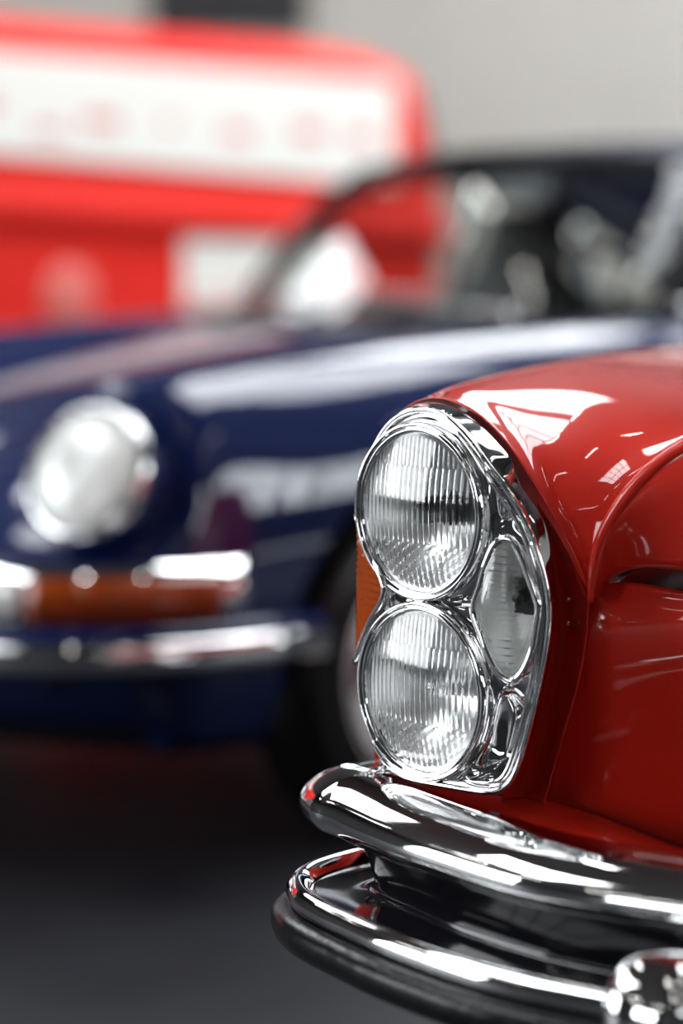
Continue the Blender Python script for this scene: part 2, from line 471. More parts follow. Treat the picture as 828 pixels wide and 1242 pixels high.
# rounded lip bead of the bonnet
bon = rp(MB().tube(bspline(fit_net([lipc, lipc])[0], 60), [.003 + .0045 * min(1, k / 14) for k in range(60)], 14).build('bonnet_lip', 'red', RED))
edge_w = surf(fit_net(ctl), 90, 80)[:, -1]
lipe = bspline(fit_net([lipc, lipc])[0], 90)
mb = MB(); mb.loft([[Vector(q) for q in edge_w], [Vector(q).lerp(l, .5) + Vector((0, 0, .001)) for q, l in zip(edge_w, lipe)], lipe], False)
mb.build('bonnet_top', 'red', bon, thick=.001)
Bk = Vector((.5, .866, 0)); In = Vector((.866, -.5, 0))
row6 = [Vector(q) for q in surf(fit_net(ctl), 90, 80)[-1]]
row6 = row6[::8] + [row6[-1]]
bn = []
for q in row6: bn.append([q, q + In * .2 + Vector((0, 0, .012)), q + In * .45 + Vector((0, 0, .020)), q + In * .75 + Vector((0, 0, .020))])
patch('bonnet_middle', bn, 40, 24, 'red', bon, .0015, -1)
back_edge = row6[:]
# grille shell with its bars
g0 = P(1090, 462, 2.20) + In * .10 - Bk * .01
mt = Matrix(((In.x, Bk.x, 0, g0.x), (In.y, Bk.y, 0, g0.y), (0, 0, 1, 0), (0, 0, 0, 1)))
ol = crom([mt @ Vector(q) for q in ((0, 0, .50), (.0, 0, .70), (.02, 0, .87), (.07, .01, .915), (.25, .01, .935), (.43, .01, .915), (.48, 0, .87), (.50, 0, .70), (.50, 0, .50), (.25, 0, .49))], 6, True)
gr = rp(MB().tube(ol, .018, 12, True).build('grille', 'chrome', RED))
for k in range(9): MB().tube([mt @ Vector((.02, .03, .53 + .04 * k)), mt @ Vector((.48, .03, .53 + .04 * k))], .004, 8).build('grille_bar', 'chrome', gr)
MB().box((.0, .06, .49), (.5, .08, .90), mt).box((-.24, .16, .48), (.5, .20, .80), mt).build('radiator_and_backing', 'black', gr, smooth=False)  # wide second box: added black backing that darkens the bonnet gap
# front panel under the bonnet
fp = [
 [(722, 716, 2.46), (738, 706, 2.47), (765, 706, 2.47), (800, 712, 2.46), (850, 722, 2.44), (960, 740, 2.38)],
 [(717, 727, 2.418), (734, 718, 2.425), (764, 722, 2.42), (802, 735, 2.405), (852, 745, 2.385), (962, 762, 2.32)],
 [(712, 760, 2.412), (728, 752, 2.40), (762, 752, 2.385), (803, 762, 2.365), (853, 771, 2.345), (963, 788, 2.28)],
 [(705, 806, 2.418), (722, 806, 2.402), (760, 812, 2.38), (803, 820, 2.36), (853, 828, 2.34), (963, 845, 2.275)],
 [(688, 866, 2.436), (708, 872, 2.420), (752, 884, 2.40), (803, 894, 2.38), (853, 904, 2.36), (963, 920, 2.295)],
 [(668, 935, 2.452), (692, 944, 2.438), (745, 962, 2.42), (803, 980, 2.40), (853, 994, 2.38), (963, 1010, 2.315)],
 [(660, 972, 2.455), (686, 980, 2.444), (742, 998, 2.425), (803, 1022, 2.405), (853, 1040, 2.385), (963, 1056, 2.32)]]
def fp_depth(px, py):
    k = (px - CX) / F
    return 2.5554 / (1 + .577 * k) + .055 * (py - 760) / 230 + .035 * smoothstep(752, 705, py) + .012 * smoothstep(735, 690, px)
fpc = [[P(a, b, fp_depth(a, b)) for a, b, c in r] for r in fp]
for r in fpc: r.append(r[-1] + In * .12); r.append(r[-1] + In * .13)
rp(patch('front_panel', fpc, 60, 60, 'red', RED, .0012, -1, False))
# inner strip between the lamp surround and the front panel
ip = [
 [(650, 608, 2.475), (676, 640, 2.47), (700, 690, 2.44), (716, 728, 2.412)],
 [(664, 680, 2.47), (684, 700, 2.49), (703, 740, 2.47), (713, 765, 2.42)],
 [(668, 740, 2.47), (686, 760, 2.50), (702, 790, 2.485), (708, 810, 2.424)],
 [(660, 825, 2.48), (672, 840, 2.51), (686, 855, 2.495), (692, 865, 2.432)],
 [(644, 885, 2.485), (652, 905, 2.515), (668, 925, 2.50), (671, 935, 2.442)],
 [(600, 985, 2.49), (625, 985, 2.515), (650, 985, 2.50), (660, 978, 2.446)]]
inn = rp(patch('inner_panel', [[P(*q) for q in r] for r in ip], 40, 24, 'red', RED, .0012, -1))
for py in (727, 756):
    q = P(690, py, 2.468)
    MB().lathe([(.0030, -.004), (.0030, .0005), (.0022, .0018), (.0001, .0024)], q, (-.25, -.95, .1), 14).build('rivet', 'satin', inn)
# apron ledge between bodywork and bumper
ap = [
 [(440, 930, 2.66), (500, 942, 2.57), (560, 960, 2.53), (620, 968, 2.50), (662, 968, 2.47), (700, 980, 2.455), (745, 996, 2.44), (803, 1020, 2.415), (853, 1038, 2.395), (963, 1054, 2.33)],
 [(440, 938, 2.64), (500, 952, 2.55), (560, 968, 2.51), (620, 979, 2.46), (662, 978, 2.42), (700, 992, 2.40), (745, 1007, 2.375), (803, 1030, 2.345), (853, 1048, 2.325), (963, 1064, 2.26)],
 [(440, 952, 2.61), (500, 966, 2.52), (560, 983, 2.47), (620, 997, 2.40), (662, 1006, 2.36), (700, 1017, 2.335), (745, 1031, 2.31), (803, 1050, 2.285), (853, 1066, 2.265), (963, 1082, 2.20)],
 [(440, 1000, 2.61), (500, 1010, 2.52), (560, 1026, 2.47), (620, 1040, 2.40), (662, 1050, 2.36), (700, 1061, 2.335), (745, 1075, 2.31), (803, 1094, 2.285), (853, 1110, 2.265), (963, 1126, 2.20)]]
rp(patch('apron', [[P(*q) for q in r] for r in ap], 30, 80, 'red', RED, .0012, -1))

# ---- bumper: bowed path, upper chrome bar
bp_ = [(.95, 3.95), (.62, 3.42), (.30, 2.92), (.10, 2.695), (-.005, 2.60), (-.040, 2.555), (-.030, 2.49), (-.0117, 2.455), (.030, 2.375), (.083, 2.29), (.167, 2.185), (.2947, 2.100), (.45, 2.012), (.80, 1.83)]
bpath = crom([Vector((x, y, 0)) for x, y in bp_], 12)
uprof = bspline([Vector(q + (0,)) for q in ((-.085, .488), (-.060, .492), (-.040, .492), (-.020, .484), (-.004, .474), (.004, .462), (.004, .450), (-.004, .440), (-.012, .434), (-.040, .430), (-.085, .430))], 40)
up = rp(sweep(bpath, [(v.x, v.y) for v in uprof], False, 1).build('bumper', 'chrome', RED, thick=.002))
# lower bar: chrome rail, channel blackened for its dark reflections, black rubber face under it
lp_ = [(.62, 3.42), (.32, 2.90), (.13, 2.63), (.035, 2.535), (.003, 2.49), (.000, 2.45), (.012, 2.405), (.045, 2.345), (.095, 2.265), (.172, 2.175), (.2947, 2.085), (.45, 1.99), (.80, 1.80)]
lowp = crom([Vector((x, y, 0)) for x, y in lp_], 12)
lprof = bspline([Vector(q + (0,)) for q in ((.026, .384), (.034, .394), (.044, .400), (.054, .391), (.056, .382), (.054, .376), (.048, .372))], 36)
lo_ = rp(sweep(lowp, [(v.x, v.y) for v in lprof], False, 1).build('lower_bumper', 'chrome', RED, thick=.002))
cprof = bspline([Vector(q + (0,)) for q in ((-.016, .442), (-.024, .425), (-.034, .400), (-.036, .385), (-.020, .380), (.010, .382), (.034, .386))], 30)
sweep(lowp, [(v.x, v.y) for v in cprof], False, 1).build('channel', mat('dark_reflection_gloss', (.006, .006, .008), .07), lo_, thick=.002)
rprof = bspline([Vector(q + (0,)) for q in ((.048, .374), (.064, .372), (.072, .362), (.070, .345), (.058, .334), (.030, .328), (.000, .330))], 30)
sweep(lowp, [(v.x, v.y) for v in rprof], False, 1).build('rubber_strip', 'rubber', lo_, thick=.002)
# overrider on the lower bar
gx = Vector((.290, 2.075, 0)); gt = Vector((.866, -.5, 0)); gn = Vector((-.5, -.866, 0))
loops = []
for z, w, o in ((.300, .034, .060), (.330, .040, .078), (.370, .044, .088), (.400, .044, .086), (.418, .041, .078), (.430, .034, .062), (.436, .020, .045), (.437, .004, .035)):
    lp = []
    for k in range(36):
        q = 2 * PI * k / 36; cx, sx = math.cos(q), math.sin(q)
        e = .55
        lp.append(gx + gt * (w * math.copysign(abs(cx) ** e, cx)) + gn * (.03 + (o - .03) * math.copysign(abs(sx) ** e, sx)) + Vector((0, 0, z)))
    loops.append(lp)
mb = MB().loft(loops); mb.cap(loops[0]); mb.cap(loops[-1])
mb.build('overrider', 'chrome', lo_)
# dark underside and front wheel
val = [[P(x, 1000, 2.75 if x < 500 else 2.62) + Vector((0, 0, -.02)) for x in (450, 560, 700, 900)]]
vpath = [p + Vector((0, 0, 0)) for p in lowp]
vprof = [(-.075, .44), (-.070, .33), (-.085, .27), (-.30, .22)]
rp(sweep(vpath, vprof, False, 1).build('valance', 'black', RED, thick=.002))
Bk = Vector((.5, .866, 0)); In = Vector((.866, -.5, 0))
wc = P(441, 700, 2.6); wc = Vector((wc.x, wc.y, .315)) + Bk * .66 + In * .10
tyre = MB().lathe([(.20, -.085), (.27, -.095), (.305, -.08), (.315, -.05), (.315, .05), (.305, .08), (.27, .095), (.20, .085)], wc, In, 48, True)
wh = rp(tyre.build('wheel', 'rubber', RED))
MB().lathe([(.205, -.075), (.19, -.06), (.16, -.055), (.13, -.075), (.06, -.085), (.0001, -.09)], wc, In, 40).build('hubcap', 'chrome', wh, thick=.002)

# ================================================================== THE BLUE CAR (behind, out of focus)
BH = math.radians(43)
BO = (-1.014, 4.216, 0)
BLUE = empty('car', BO, PI / 2 - BH,
             'dark blue classic coupe with round headlights, blurred, behind the red car', 'car')
# local axes: x back from the nose, y to the car's right (away from the camera), z up
def cx_off(y): return .26 * (abs(y) / .75) ** 2.6
# station: x, hood z, valley (y,z), crown (y,z), shoulder (y,z), sill z
ST = [(.00, .500, (.43, .50), (.57, .52), (.66, .50), .33),
      (.10, .545, (.43, .53), (.57, .52), (.69, .50), .31),
      (.16, .585, (.43, .56), (.575, .54), (.715, .54), .29),
      (.21, .615, (.43, .58), (.58, .70), (.728, .60), .20),
      (.235, .63, (.43, .60), (.58, .815), (.735, .63), .20),
      (.30, .660, (.43, .63), (.585, .825), (.745, .65), .20),
      (.46, .710, (.43, .67), (.58, .835), (.755, .67), .19),
      (.65, .765, (.44, .725), (.60, .845), (.785, .69), .19),
      (.95, .815, (.45, .775), (.62, .860), (.805, .72), .19),
      (1.25, .855, (.46, .825), (.63, .875), (.810, .74), .19),
      (1.48, .878, (.48, .86), (.64, .885), (.810, .75), .19),
      (1.75, .880, (.50, .880), (.66, .890), (.805, .76), .19),
      (2.40, .885, (.50, .885), (.66, .895), (.805, .77), .19),
      (3.00, .890, (.50, .890), (.66, .900), (.815, .77), .20),
      (3.50, .860, (.48, .86), (.64, .860), (.800, .72), .22),
      (3.90, .700, (.45, .70), (.60, .70), (.740, .62), .26),
      (4.12, .540, (.43, .54), (.56, .54), (.66, .50), .32)]
def section(s):
    x, zh, (yv, zv), (yc, zc), (ys, zs), zl = s
    half = [(0, zh + .012), (.16, zh + .010), (.32, zh), (yv, zv), (yc - .085, zc + .005), (yc + .01, zc + .012), (yc + .10, zc - .03), (ys, zs), (ys + .015, zs - .14), (ys + .005, .38), (ys - .02, zl + .06), (ys - .08, zl)]
    pts = [(-y, z) for y, z in reversed(half)] + half[1:]
    f = max(0, 1 - x / .8)
    return [Vector((x + cx_off(y) * f, y, z)) for y, z in pts]
NU, NV = 120, 120
SB = surf([section(s) for s in ST], NU, NV)
vv = [Vector(q) for q in SB.reshape(-1, 3)]
ff = []
for f in grid_faces(NU, NV):
    c = sum((vv[i] for i in f), Vector()) / 4
    if 1.60 < c.x < 3.05 and abs(c.y) < .60 and c.z > .8: continue            # cabin opening
    ff.append(f)
body = raw('body', vv, ff, 'blue', BLUE, True, .004, -1)
# wheel arches cut through the flanks
def cut(o, cutter):
    m = o.modifiers.new('cut', 'BOOLEAN'); m.object = cutter; m.operation = 'DIFFERENCE'; m.solver = 'EXACT'
dg = None
me = MB()
AX, RX, AZ = .875, 3.17, .30
for x in (AX, RX):
    me.lathe([(.0001, -.25), (.335, -.25), (.335, .25), (.0001, .25)], (x, -.80, AZ + .02), (0, 1, 0), 48)
    me.lathe([(.0001, -.25), (.335, -.25), (.335, .25), (.0001, .25)], (x, .80, AZ + .02), (0, 1, 0), 48)
cutter = me.build('arch_cutter', None, None, smooth=False)
cutter.parent = BLUE
cut(body, cutter)
bpy.context.view_layer.update()
dg = bpy.context.evaluated_depsgraph_get()
nm = bpy.data.meshes.new_from_object(body.evaluated_get(dg))
body.modifiers.clear(); body.data = nm
bpy.data.objects.remove(cutter)
for p in nm.polygons: p.use_smooth = True
# front apron under the bonnet edge, with the bumper
ys_ = np.linspace(-.70, .70, 40)
def nose(y, dx=0): return Vector((cx_off(y) + dx, y, 0))
rows = [[nose(y, .02) + Vector((0, 0, z)) for y in ys_] for z in (.53, .45)] + [[nose(y, d) + Vector((0, 0, z)) for y in ys_] for d, z in ((.02, .36), (.08, .28), (.22, .20))]
mb = MB(); mb.loft(rows, False); mb.build('front_apron', 'blue', BLUE, thick=.004)
fpath = [nose(y, -.03) for y in np.linspace(-.66, .66, 50)]
# wrap the bumper a little way back along the flanks
fpath = [Vector((.57, -.80, 0)), Vector((.45, -.785, 0)), Vector((.33, -.755, 0)), Vector((.24, -.715, 0))] + fpath + [Vector((.24, .715, 0)), Vector((.33, .755, 0)), Vector((.45, .785, 0)), Vector((.57, .80, 0))]
bprof = [(-.03, .435), (.010, .432), (.022, .425), (.026, .405), (.022, .375), (.010, .362), (-.03, .360)]
fbm = sweep(fpath, bprof, True, -1).build('front_bumper', 'blue', BLUE)
sweep(fpath, [(.020, .410), (.032, .408), (.036, .396), (.036, .372), (.030, .362), (.018, .362)], True, -1).build('bumper_trim', 'chrome', fbm)
for sgn in (-1, 1):
    # headlamp: leaning back in the tip of the wing
    hc_ = Vector((.245, .590 * sgn, .672)); hx = Vector((-math.cos(math.radians(22)), .22 * sgn, math.sin(math.radians(22))))
    hl = MB().lathe([(.113, -.02), (.118, -.01), (.116, .008), (.107, .015), (.102, .008)], hc_, hx, 48).build('headlamp', 'chrome', BLUE, thick=.002)
    MB().lathe([(.085, -.26), (.100, -.12), (.110, -.05), (.114, -.012), (.108, -.008)], hc_, hx, 48).build('headlamp_bucket', 'blue', hl, thick=.002)
    MB().lathe([(.0001, .034), (.033, .032), (.066, .026), (.087, .017), (.103, .006)], hc_, hx, 48).build('lens', 'white_lens', hl, thick=.003)
    MB().lathe([(.012, -.05), (.05, -.04), (.085, -.015), (.103, .0)], hc_, hx, 48).build('reflector', 'reflector', hl, thick=.001)
    # turn signal under it, wrapping the corner: chrome surround, clear and amber lens
    corner = crom([Vector(q + (0,)) for q in ((.52, -.795), (.42, -.782), (.33, -.755), (.25, -.715), (.17, -.64), (.11, -.54), (.07, -.44), (.045, -.34))], 8)
    def band(t0, t1, z0, z1, off):
        L = len(corner) - 1
        P0 = [corner[k] + Vector((off, 0, 0)) for k in range(int(t0 * L), int(t1 * L) + 1)]
        P0 = [Vector((q.x, q.y * -sgn, 0)) for q in P0]
        y0, y1 = (0, -1) if sgn < 0 else (0, 1)
        return sweep(P0, [(0, z0), (.030, z0 + .004), (.036, (z0 + z1) / 2), (.028, z1 - .004), (0, z1)], True, -1 if y1 > y0 else 1)
    tsg = band(.13, .98, .425, .530, -.012).build('turn_signal', 'chrome', BLUE)
    band(.18, .66, .440, .512, -.024).build('amber_lens', 'amber', tsg)
    band(.67, .95, .440, .512, -.024).build('clear_lens', 'white_lens', tsg)
    # horn grille and bumper horn inboard of the signal
    mb = MB()
    for k in range(5):
        z = .445 + k * .016
        mb.tube([nose(y * sgn, -.012) + Vector((0, 0, z)) for y in np.linspace(.22, .34, 8)], .004, 6)
    mb.build('horn_grille', 'chrome', BLUE)
    lp = []
    for z, w, o in ((.34, .028, .03), (.40, .032, .055), (.47, .030, .06), (.53, .024, .045), (.56, .010, .02)):
        c0 = nose(.30 * sgn, -.03)
        lp.append([c0 + Vector((-o * max(0, math.cos(q)) + .02 * max(0, -math.cos(q)), w * math.sin(q), z)) for q in np.linspace(0, 2 * PI, 24, endpoint=False)])
    mb = MB().loft(lp); mb.cap(lp[0]); mb.cap(lp[-1]); mb.build('bumper_horn', 'chrome', fbm)
    # wheels
    for x in (AX, RX):
        w = MB().lathe([(.19, -.075), (.235, -.088), (.285, -.084), (.308, -.060), (.310, -.03), (.310, .03), (.308, .060), (.285, .084), (.235, .088), (.19, .075)], (x, .70 * sgn, AZ), (0, sgn, 0), 56, True).build('wheel', 'rubber', BLUE)
        rim = MB().lathe([(.214, .074), (.208, .086), (.198, .066), (.185, .03), (.15, .01)], (x, .70 * sgn, AZ), (0, sgn, 0), 48).build('rim', 'alloy', w, thick=.003)
        mb = MB()
        for k in range(5):
            a0 = 2 * PI * k / 5
            e = lambda r, a, d: Vector((x + r * math.cos(a), .70 * sgn + sgn * d, AZ + r * math.sin(a)))
            for q, s_ in ((.16, 1),):
                l1 = [e(.05, a0 - .45, .055), e(.05, a0 + .45, .055), e(.19, a0 + .30, .05), e(.19, a0 - .30, .05)]
                l2 = [p - Vector((0, sgn * .03, 0)) for p in l1]
                mb.add(l1 + l2, [(0, 1, 2, 3), (7, 6, 5, 4), (0, 4, 5, 1), (1, 5, 6, 2), (2, 6, 7, 3), (3, 7, 4, 0)])
        mb.lathe([(.0001, .075), (.025, .072), (.032, .06), (.06, .05), (.06, .01)], (x, .70 * sgn, AZ), (0, sgn, 0), 24)
        mb.build('spokes', 'alloy', rim, smooth=False)
    # door mirror
    mc = Vector((1.72, .86 * sgn, .985))
    if sgn > 0: continue
    mi = MB().lathe([(.0001, -.05), (.03, -.045), (.05, -.02), (.056, .01), (.053, .018), (.0001, .016)], mc, (1, 0, 0), 28)
    mi.tube([mc + Vector((0, 0, -.04)), mc + Vector((.01, -.04 * sgn, -.075)), mc + Vector((.01, -.10 * sgn, -.10))], .009, 10)
    mi.build('door_mirror', 'chrome', BLUE)
# glasshouse
wb = [Vector((1.80, -.62, .885)), Vector((1.62, -.40, .880)), Vector((1.53, 0, .880)), Vector((1.62, .40, .880)), Vector((1.80, .62, .885))]
wt_ = [Vector((2.16, -.53, 1.235)), Vector((2.08, -.33, 1.262)), Vector((2.04, 0, 1.275)), Vector((2.08, .33, 1.262)), Vector((2.16, .53, 1.235))]
ws = [[a.lerp(b, t) + Vector((-.03, 0, .02)) * math.sin(PI * t) for a, b in zip(wb, wt_)] for t in (0, .33, .66, 1)]
patch('windscreen', ws, 24, 36, 'windscreen', BLUE, 0, 0, True)
edge = fit_net(ws)
SW = surf(edge, 24, 36)
mb = MB().tube([Vector(q) for q in SW[0]], .012, 8).tube([Vector(q) for q in SW[-1]], .012, 8)
mb.build('windscreen_trim', 'dark', BLUE)
for col, sg in ((0, -1), (-1, 1)):
    pth = [Vector(q) + Vector((.015, .012 * sg, 0)) for q in SW[:, col]]
    MB().tube(pth, .030, 12).build('windscreen_pillar', 'rubber', BLUE)  # body-blue pillar coloured black to leave out its bright reflection
# roof shell, running down to the tail
roof = [wt_]
for x, z0, z1, w in ((2.40, 1.315, 1.245, .545), (2.70, 1.300, 1.225, .55), (3.00, 1.235, 1.150, .55), (3.30, 1.125, 1.040, .56), (3.60, .985, .91, .58), (3.85, .83, .77, .58)):
    roof.append([Vector((x, -w, z1)), Vector((x, -w * .62, z0 - .012)), Vector((x, 0, z0)), Vector((x, w * .62, z0 - .012)), Vector((x, w, z1))])
patch('roof', roof, 50, 40, 'blue', BLUE, .006, -1, True)
for sg in (-1, 1):
    # side glass between belt and roof rail, with its frame
    def q(x, z): 
        t = min(max((z - .92) / .32, 0), 1)
        return Vector((x, sg * (.655 - .11 * t), z))
    lowl = [q(x, .925) for x in np.linspace(1.82, 3.25, 20)]
    topx = np.linspace(2.17, 3.10, 20)
    topl = [q(x, float(np.interp(x, [2.16, 2.4, 2.7, 3.0, 3.3], [1.235, 1.245, 1.225, 1.150, 1.04]))) for x in topx]
    mb = MB(); mb.loft([lowl, topl], False); sgl = mb.build('side_window', 'windscreen', BLUE)
    mb = MB().tube(topl, .016, 8).tube([topl[-1], lowl[-1]], .022, 8).tube([q(2.62, .925), q(2.62, 1.23)], .014, 8).tube(lowl, .010, 8)
    mb.build('window_frame', 'chrome', sgl)
# cabin: dashboard, steering wheel, seats, floor
mb = MB().box((1.66, -.60, .60), (1.86, .60, .885)); mb.build('dashboard', 'leather', BLUE, smooth=False, bevel=.03)
MB().box((1.7, -.66, .24), (3.2, .66, .28)).build('cabin_floor', 'black', BLUE, smooth=False)
mb = MB(); swc = Vector((2.02, -.33, .87)); sax = Vector((-.92, 0, -.38)).normalized()
ux = sax.cross(Vector((0, 1, 0))).normalized(); uy = Vector((0, 1, 0))
mb.tube([swc + (ux * math.cos(t) + uy * math.sin(t)) * .19 for t in np.linspace(0, 2 * PI, 48, endpoint=False)], .012, 10, True)
for t in (0, PI * 2 / 3, PI * 4 / 3): mb.tube([swc, swc + (ux * math.cos(t + PI / 2) + uy * math.sin(t + PI / 2)) * .19], .010, 8)
mb.tube([swc, swc + sax * .28], .02, 10)
mb.build('steering_wheel', 'leather', BLUE)
for sg in (-1, 1):
    mb = MB()
    lp = []
    for x, z, w, d in ((2.28, .55, .24, .10), (2.42, .75, .25, .09), (2.50, .92, .235, .075), (2.53, .99, .15, .055), (2.55, 1.04, .135, .055), (2.57, 1.13, .125, .05), (2.575, 1.155, .09, .03)):
        lp.append([Vector((x + d * math.copysign(abs(math.cos(q)) ** .6, math.cos(q)), .34 * sg + w * math.copysign(abs(math.sin(q)) ** .6, math.sin(q)), z)) for q in np.linspace(0, 2 * PI, 28, endpoint=False)])
    mb.loft(lp); mb.cap(lp[0]); mb.cap(lp[-1])
    mb.box((1.98, .34 * sg - .24, .42), (2.34, .34 * sg + .24, .56))
    mb.build('seat', 'leather', BLUE)
MB().box((3.02, -.55, .40), (3.16, .55, .92)).build('rear_bench', 'leather', BLUE, smooth=False, bevel=.03)
mb = MB().box((2.09, -.10, 1.165), (2.12, .10, 1.215)).tube([(2.12, 0, 1.21), (2.13, 0, 1.26)], .006, 6)
mb.build('rear_view_mirror', 'dark', BLUE, smooth=False)
for y0, y1 in ((-.38, .06), (.14, .52)):
    p0 = Vector((1.53 + .5 * y0 * y0, y0, .895)); p1 = Vector((1.575 + .5 * y1 * y1, y1, .925))
    MB().tube([p0, p0 + Vector((.02, .02, .02)), p1], [.014, .008, .005], 8).build('wiper', 'satin', BLUE)
mb = MB().box((1.34, -.28, .872), (1.44, .28, .885)); mb.build('cowl_vent', 'dark', BLUE, smooth=False, bevel=.004)

# ================================================================== THE RED VAN
VD = Vector((.7071, .7071, 0)).normalized(); VN = Vector((VD.y, -VD.x, 0))
VA = math.atan2(VD.y, VD.x)
# local axes: x along the side towards the far end, y from the near side away from the camera... near side is y = 0
V0 = Vector((-1.15, 8.2, 0))
VAN = empty('van', V0, VA, 'bright red panel van with a long white sign panel, blurred, behind the blue car', 'van')
XL, XR, WID = -2.0, 2.42, 1.75
def rake(o):
    for v in o.data.vertices:
        z = v.co.z; v.co.z -= .034 * (v.co.x + .2) * (smoothstep(.5, 1.1, z) - smoothstep(1.42, 1.72, z))
    return o
def ringv(inset_, z, r, dx=0):
    pts = []
    x0, x1, y0, y1 = XL + inset_, XR - inset_ - dx, inset_, WID - inset_
    for cx, cy, a0 in ((x1 - r, y0 + r, -PI / 2), (x1 - r, y1 - r, 0), (x0 + r, y1 - r, PI / 2), (x0 + r, y0 + r, PI)):
        for k in range(10):
            a = a0 + PI / 2 * k / 9
            pts.append(Vector((cx + r * math.cos(a), cy + r * math.sin(a), z)))
    return pts
mb = MB()
lv = [(.10, .28, .28), (.035, .34, .30), (.03, .60, .32), (.03, 1.14, .32), (.03, 1.16, .32)]
loops = [ringv(i, z, r) for i, z, r in lv]
mb.loft(loops); mb.cap(loops[0]); mb.cap(loops[-1]); rake(mb.build('lower_body', 'vanred', VAN))
mb = MB()
lv = [(.03, 1.14, .32, 0), (-.015, 1.17, .34, 0), (-.02, 1.20, .34, 0), (-.018, 1.24, .34, 0), (.01, 1.28, .33, 0), (.012, 1.36, .33, .01), (.03, 1.60, .33, .03), (.05, 1.72, .33, .06), (.09, 1.79, .34, .09), (.18, 1.845, .36, .12), (.32, 1.875, .36, .14), (.60, 1.895, .2, .14)]
loops = [ringv(i, z, r, d) for i, z, r, d in lv]
mb.loft(loops); mb.cap(loops[0]); mb.cap(loops[-1]); rake(mb.build('upper_body', 'vanred', VAN))
sp = MB()
for k in range(12): sp.box((-1.5 + k * .285, -.012, 1.385), (-1.5 + (k + 1) * .285, .03, 1.725))
sp = rake(sp.build('sign_panel', 'cream', VAN, smooth=False))
# faded, unreadable marks on the sign
rnd = random.Random(3)
x = -.9
while x < 1.75:
    w = rnd.uniform(.05, .16); z = rnd.choice((1.46, 1.50, 1.52)); h = rnd.uniform(.025, .05)
    rake(MB().box((x, -.0145, z), (x + w, -.011, z + h)).build('faded_mark', 'lettering', sp, smooth=False)); x += w + rnd.uniform(.06, .28)
lsp = MB().box((.84, .018, .85), (1.66, .05, 1.10)).build('lettered_panel', 'cream', VAN, smooth=False, bevel=.006)
x = .9
while x < 1.55:
    w = rnd.uniform(.05, .09); h = rnd.uniform(.02, .05)
    MB().box((x, .0155, .88), (x + w, .019, .88 + h)).build('faded_mark', 'lettering', lsp, smooth=False); x += w + rnd.uniform(.08, .2)
# round pale badge on the lower side
MB().lathe([(.0001, .012), (.10, .012), (.115, .004), (.115, -.02)], (.32, .028, .90), (0, -1, 0), 40).build('badge', mat('faded_pink', (.80, .18, .15), .5), VAN)
# dark window wrapping the far rear corner
def arc(z, r, off):
    out = []
    for k in range(12):
        a = -PI / 2 + math.radians(18) + math.radians(64) * k / 11
        i, d = {0: (.016, .012), 1: (.045, .045)}[0 if z < 1.5 else 1]
        out.append(Vector((XR - i - d - r + (r + off) * math.cos(a), i + r + (r + off) * math.sin(a), z)))
    return out
mb = MB(); mb.loft([arc(1.40, .33, .006), arc(1.71, .33, .006)], False)
mb.build('corner_window', 'dark', VAN, thick=.006)
for x in (-1.15, 1.55):
    for y in (.16, WID - .16):
        w = MB().lathe([(.19, -.08), (.30, -.085), (.325, -.05), (.325, .05), (.30, .085), (.19, .08)], (x, y, .325), (0, 1, 0), 40, True).build('wheel', 'rubber', VAN)
        MB().lathe([(.195, .06), (.15, .05), (.10, .09), (.0001, .10)], (x, y, .325), (0, -1 if y < .5 else 1, 0), 32).build('hubcap', 'chrome', w, thick=.003)
MB().box((-1.9, .25, .22), (2.3, WID - .25, .36)).build('chassis', 'black', VAN, smooth=False)

# ================================================================== THE HALL
X0, X1, Y0, Y1, ZC = -9.0, 9.0, -9.0, 14.0, 5.2
M['floor'] = noisy(mat('dark_floor', (.03, .03, .035), .5, spec=.2), (.010, .0105, .014), (.020, .021, .025), 3.0, .02)
M['wall'] = noisy(mat('pale_wall', (.5, .48, .44), .8), (.37, .355, .32), (.405, .39, .35), .8)
M['dwall'] = noisy(mat('grey_wall', (.10, .10, .10), .8), (.022, .022, .024), (.03, .03, .032), 1.2)
M['ceil'] = noisy(mat('dark_ceiling', (.16, .16, .16), .8), (.035, .035, .036), (.05, .05, .05), 1.0)
M['frame'] = mat('steel_frame', (.08, .08, .085), .5, .3)
M['sky'] = mat('daylight_pane', (.8, .8, .8), .3, emit=(.93, .97, 1.0), estr=11)
M['tube'] = mat('lit_tube', (.9, .9, .9), .3, emit=(1.0, .98, .93), estr=26)
def wallbox(name, lo, hi, m): return structure(MB().box(lo, hi).build(name, m, smooth=False))
wallbox('floor', (X0, Y0, -.1), (X1, Y1, 0), 'floor')
wallbox('ceiling', (X0, Y0, ZC), (X1, Y1, ZC + .1), 'ceil')
wallbox('wall_left', (X0 - .1, Y0, 0), (X0, Y1, ZC), 'dwall')
wallbox('wall_right', (X1, Y0, 0), (X1 + .1, Y1, ZC), 'dwall')
wallbox('wall_front', (X0, Y0 - .1, 0), (X1, Y0, ZC), 'dwall')
wb_ = wallbox('wall_back', (X0, Y1, 0), (X1, Y1 + .1, ZC), 'wall')
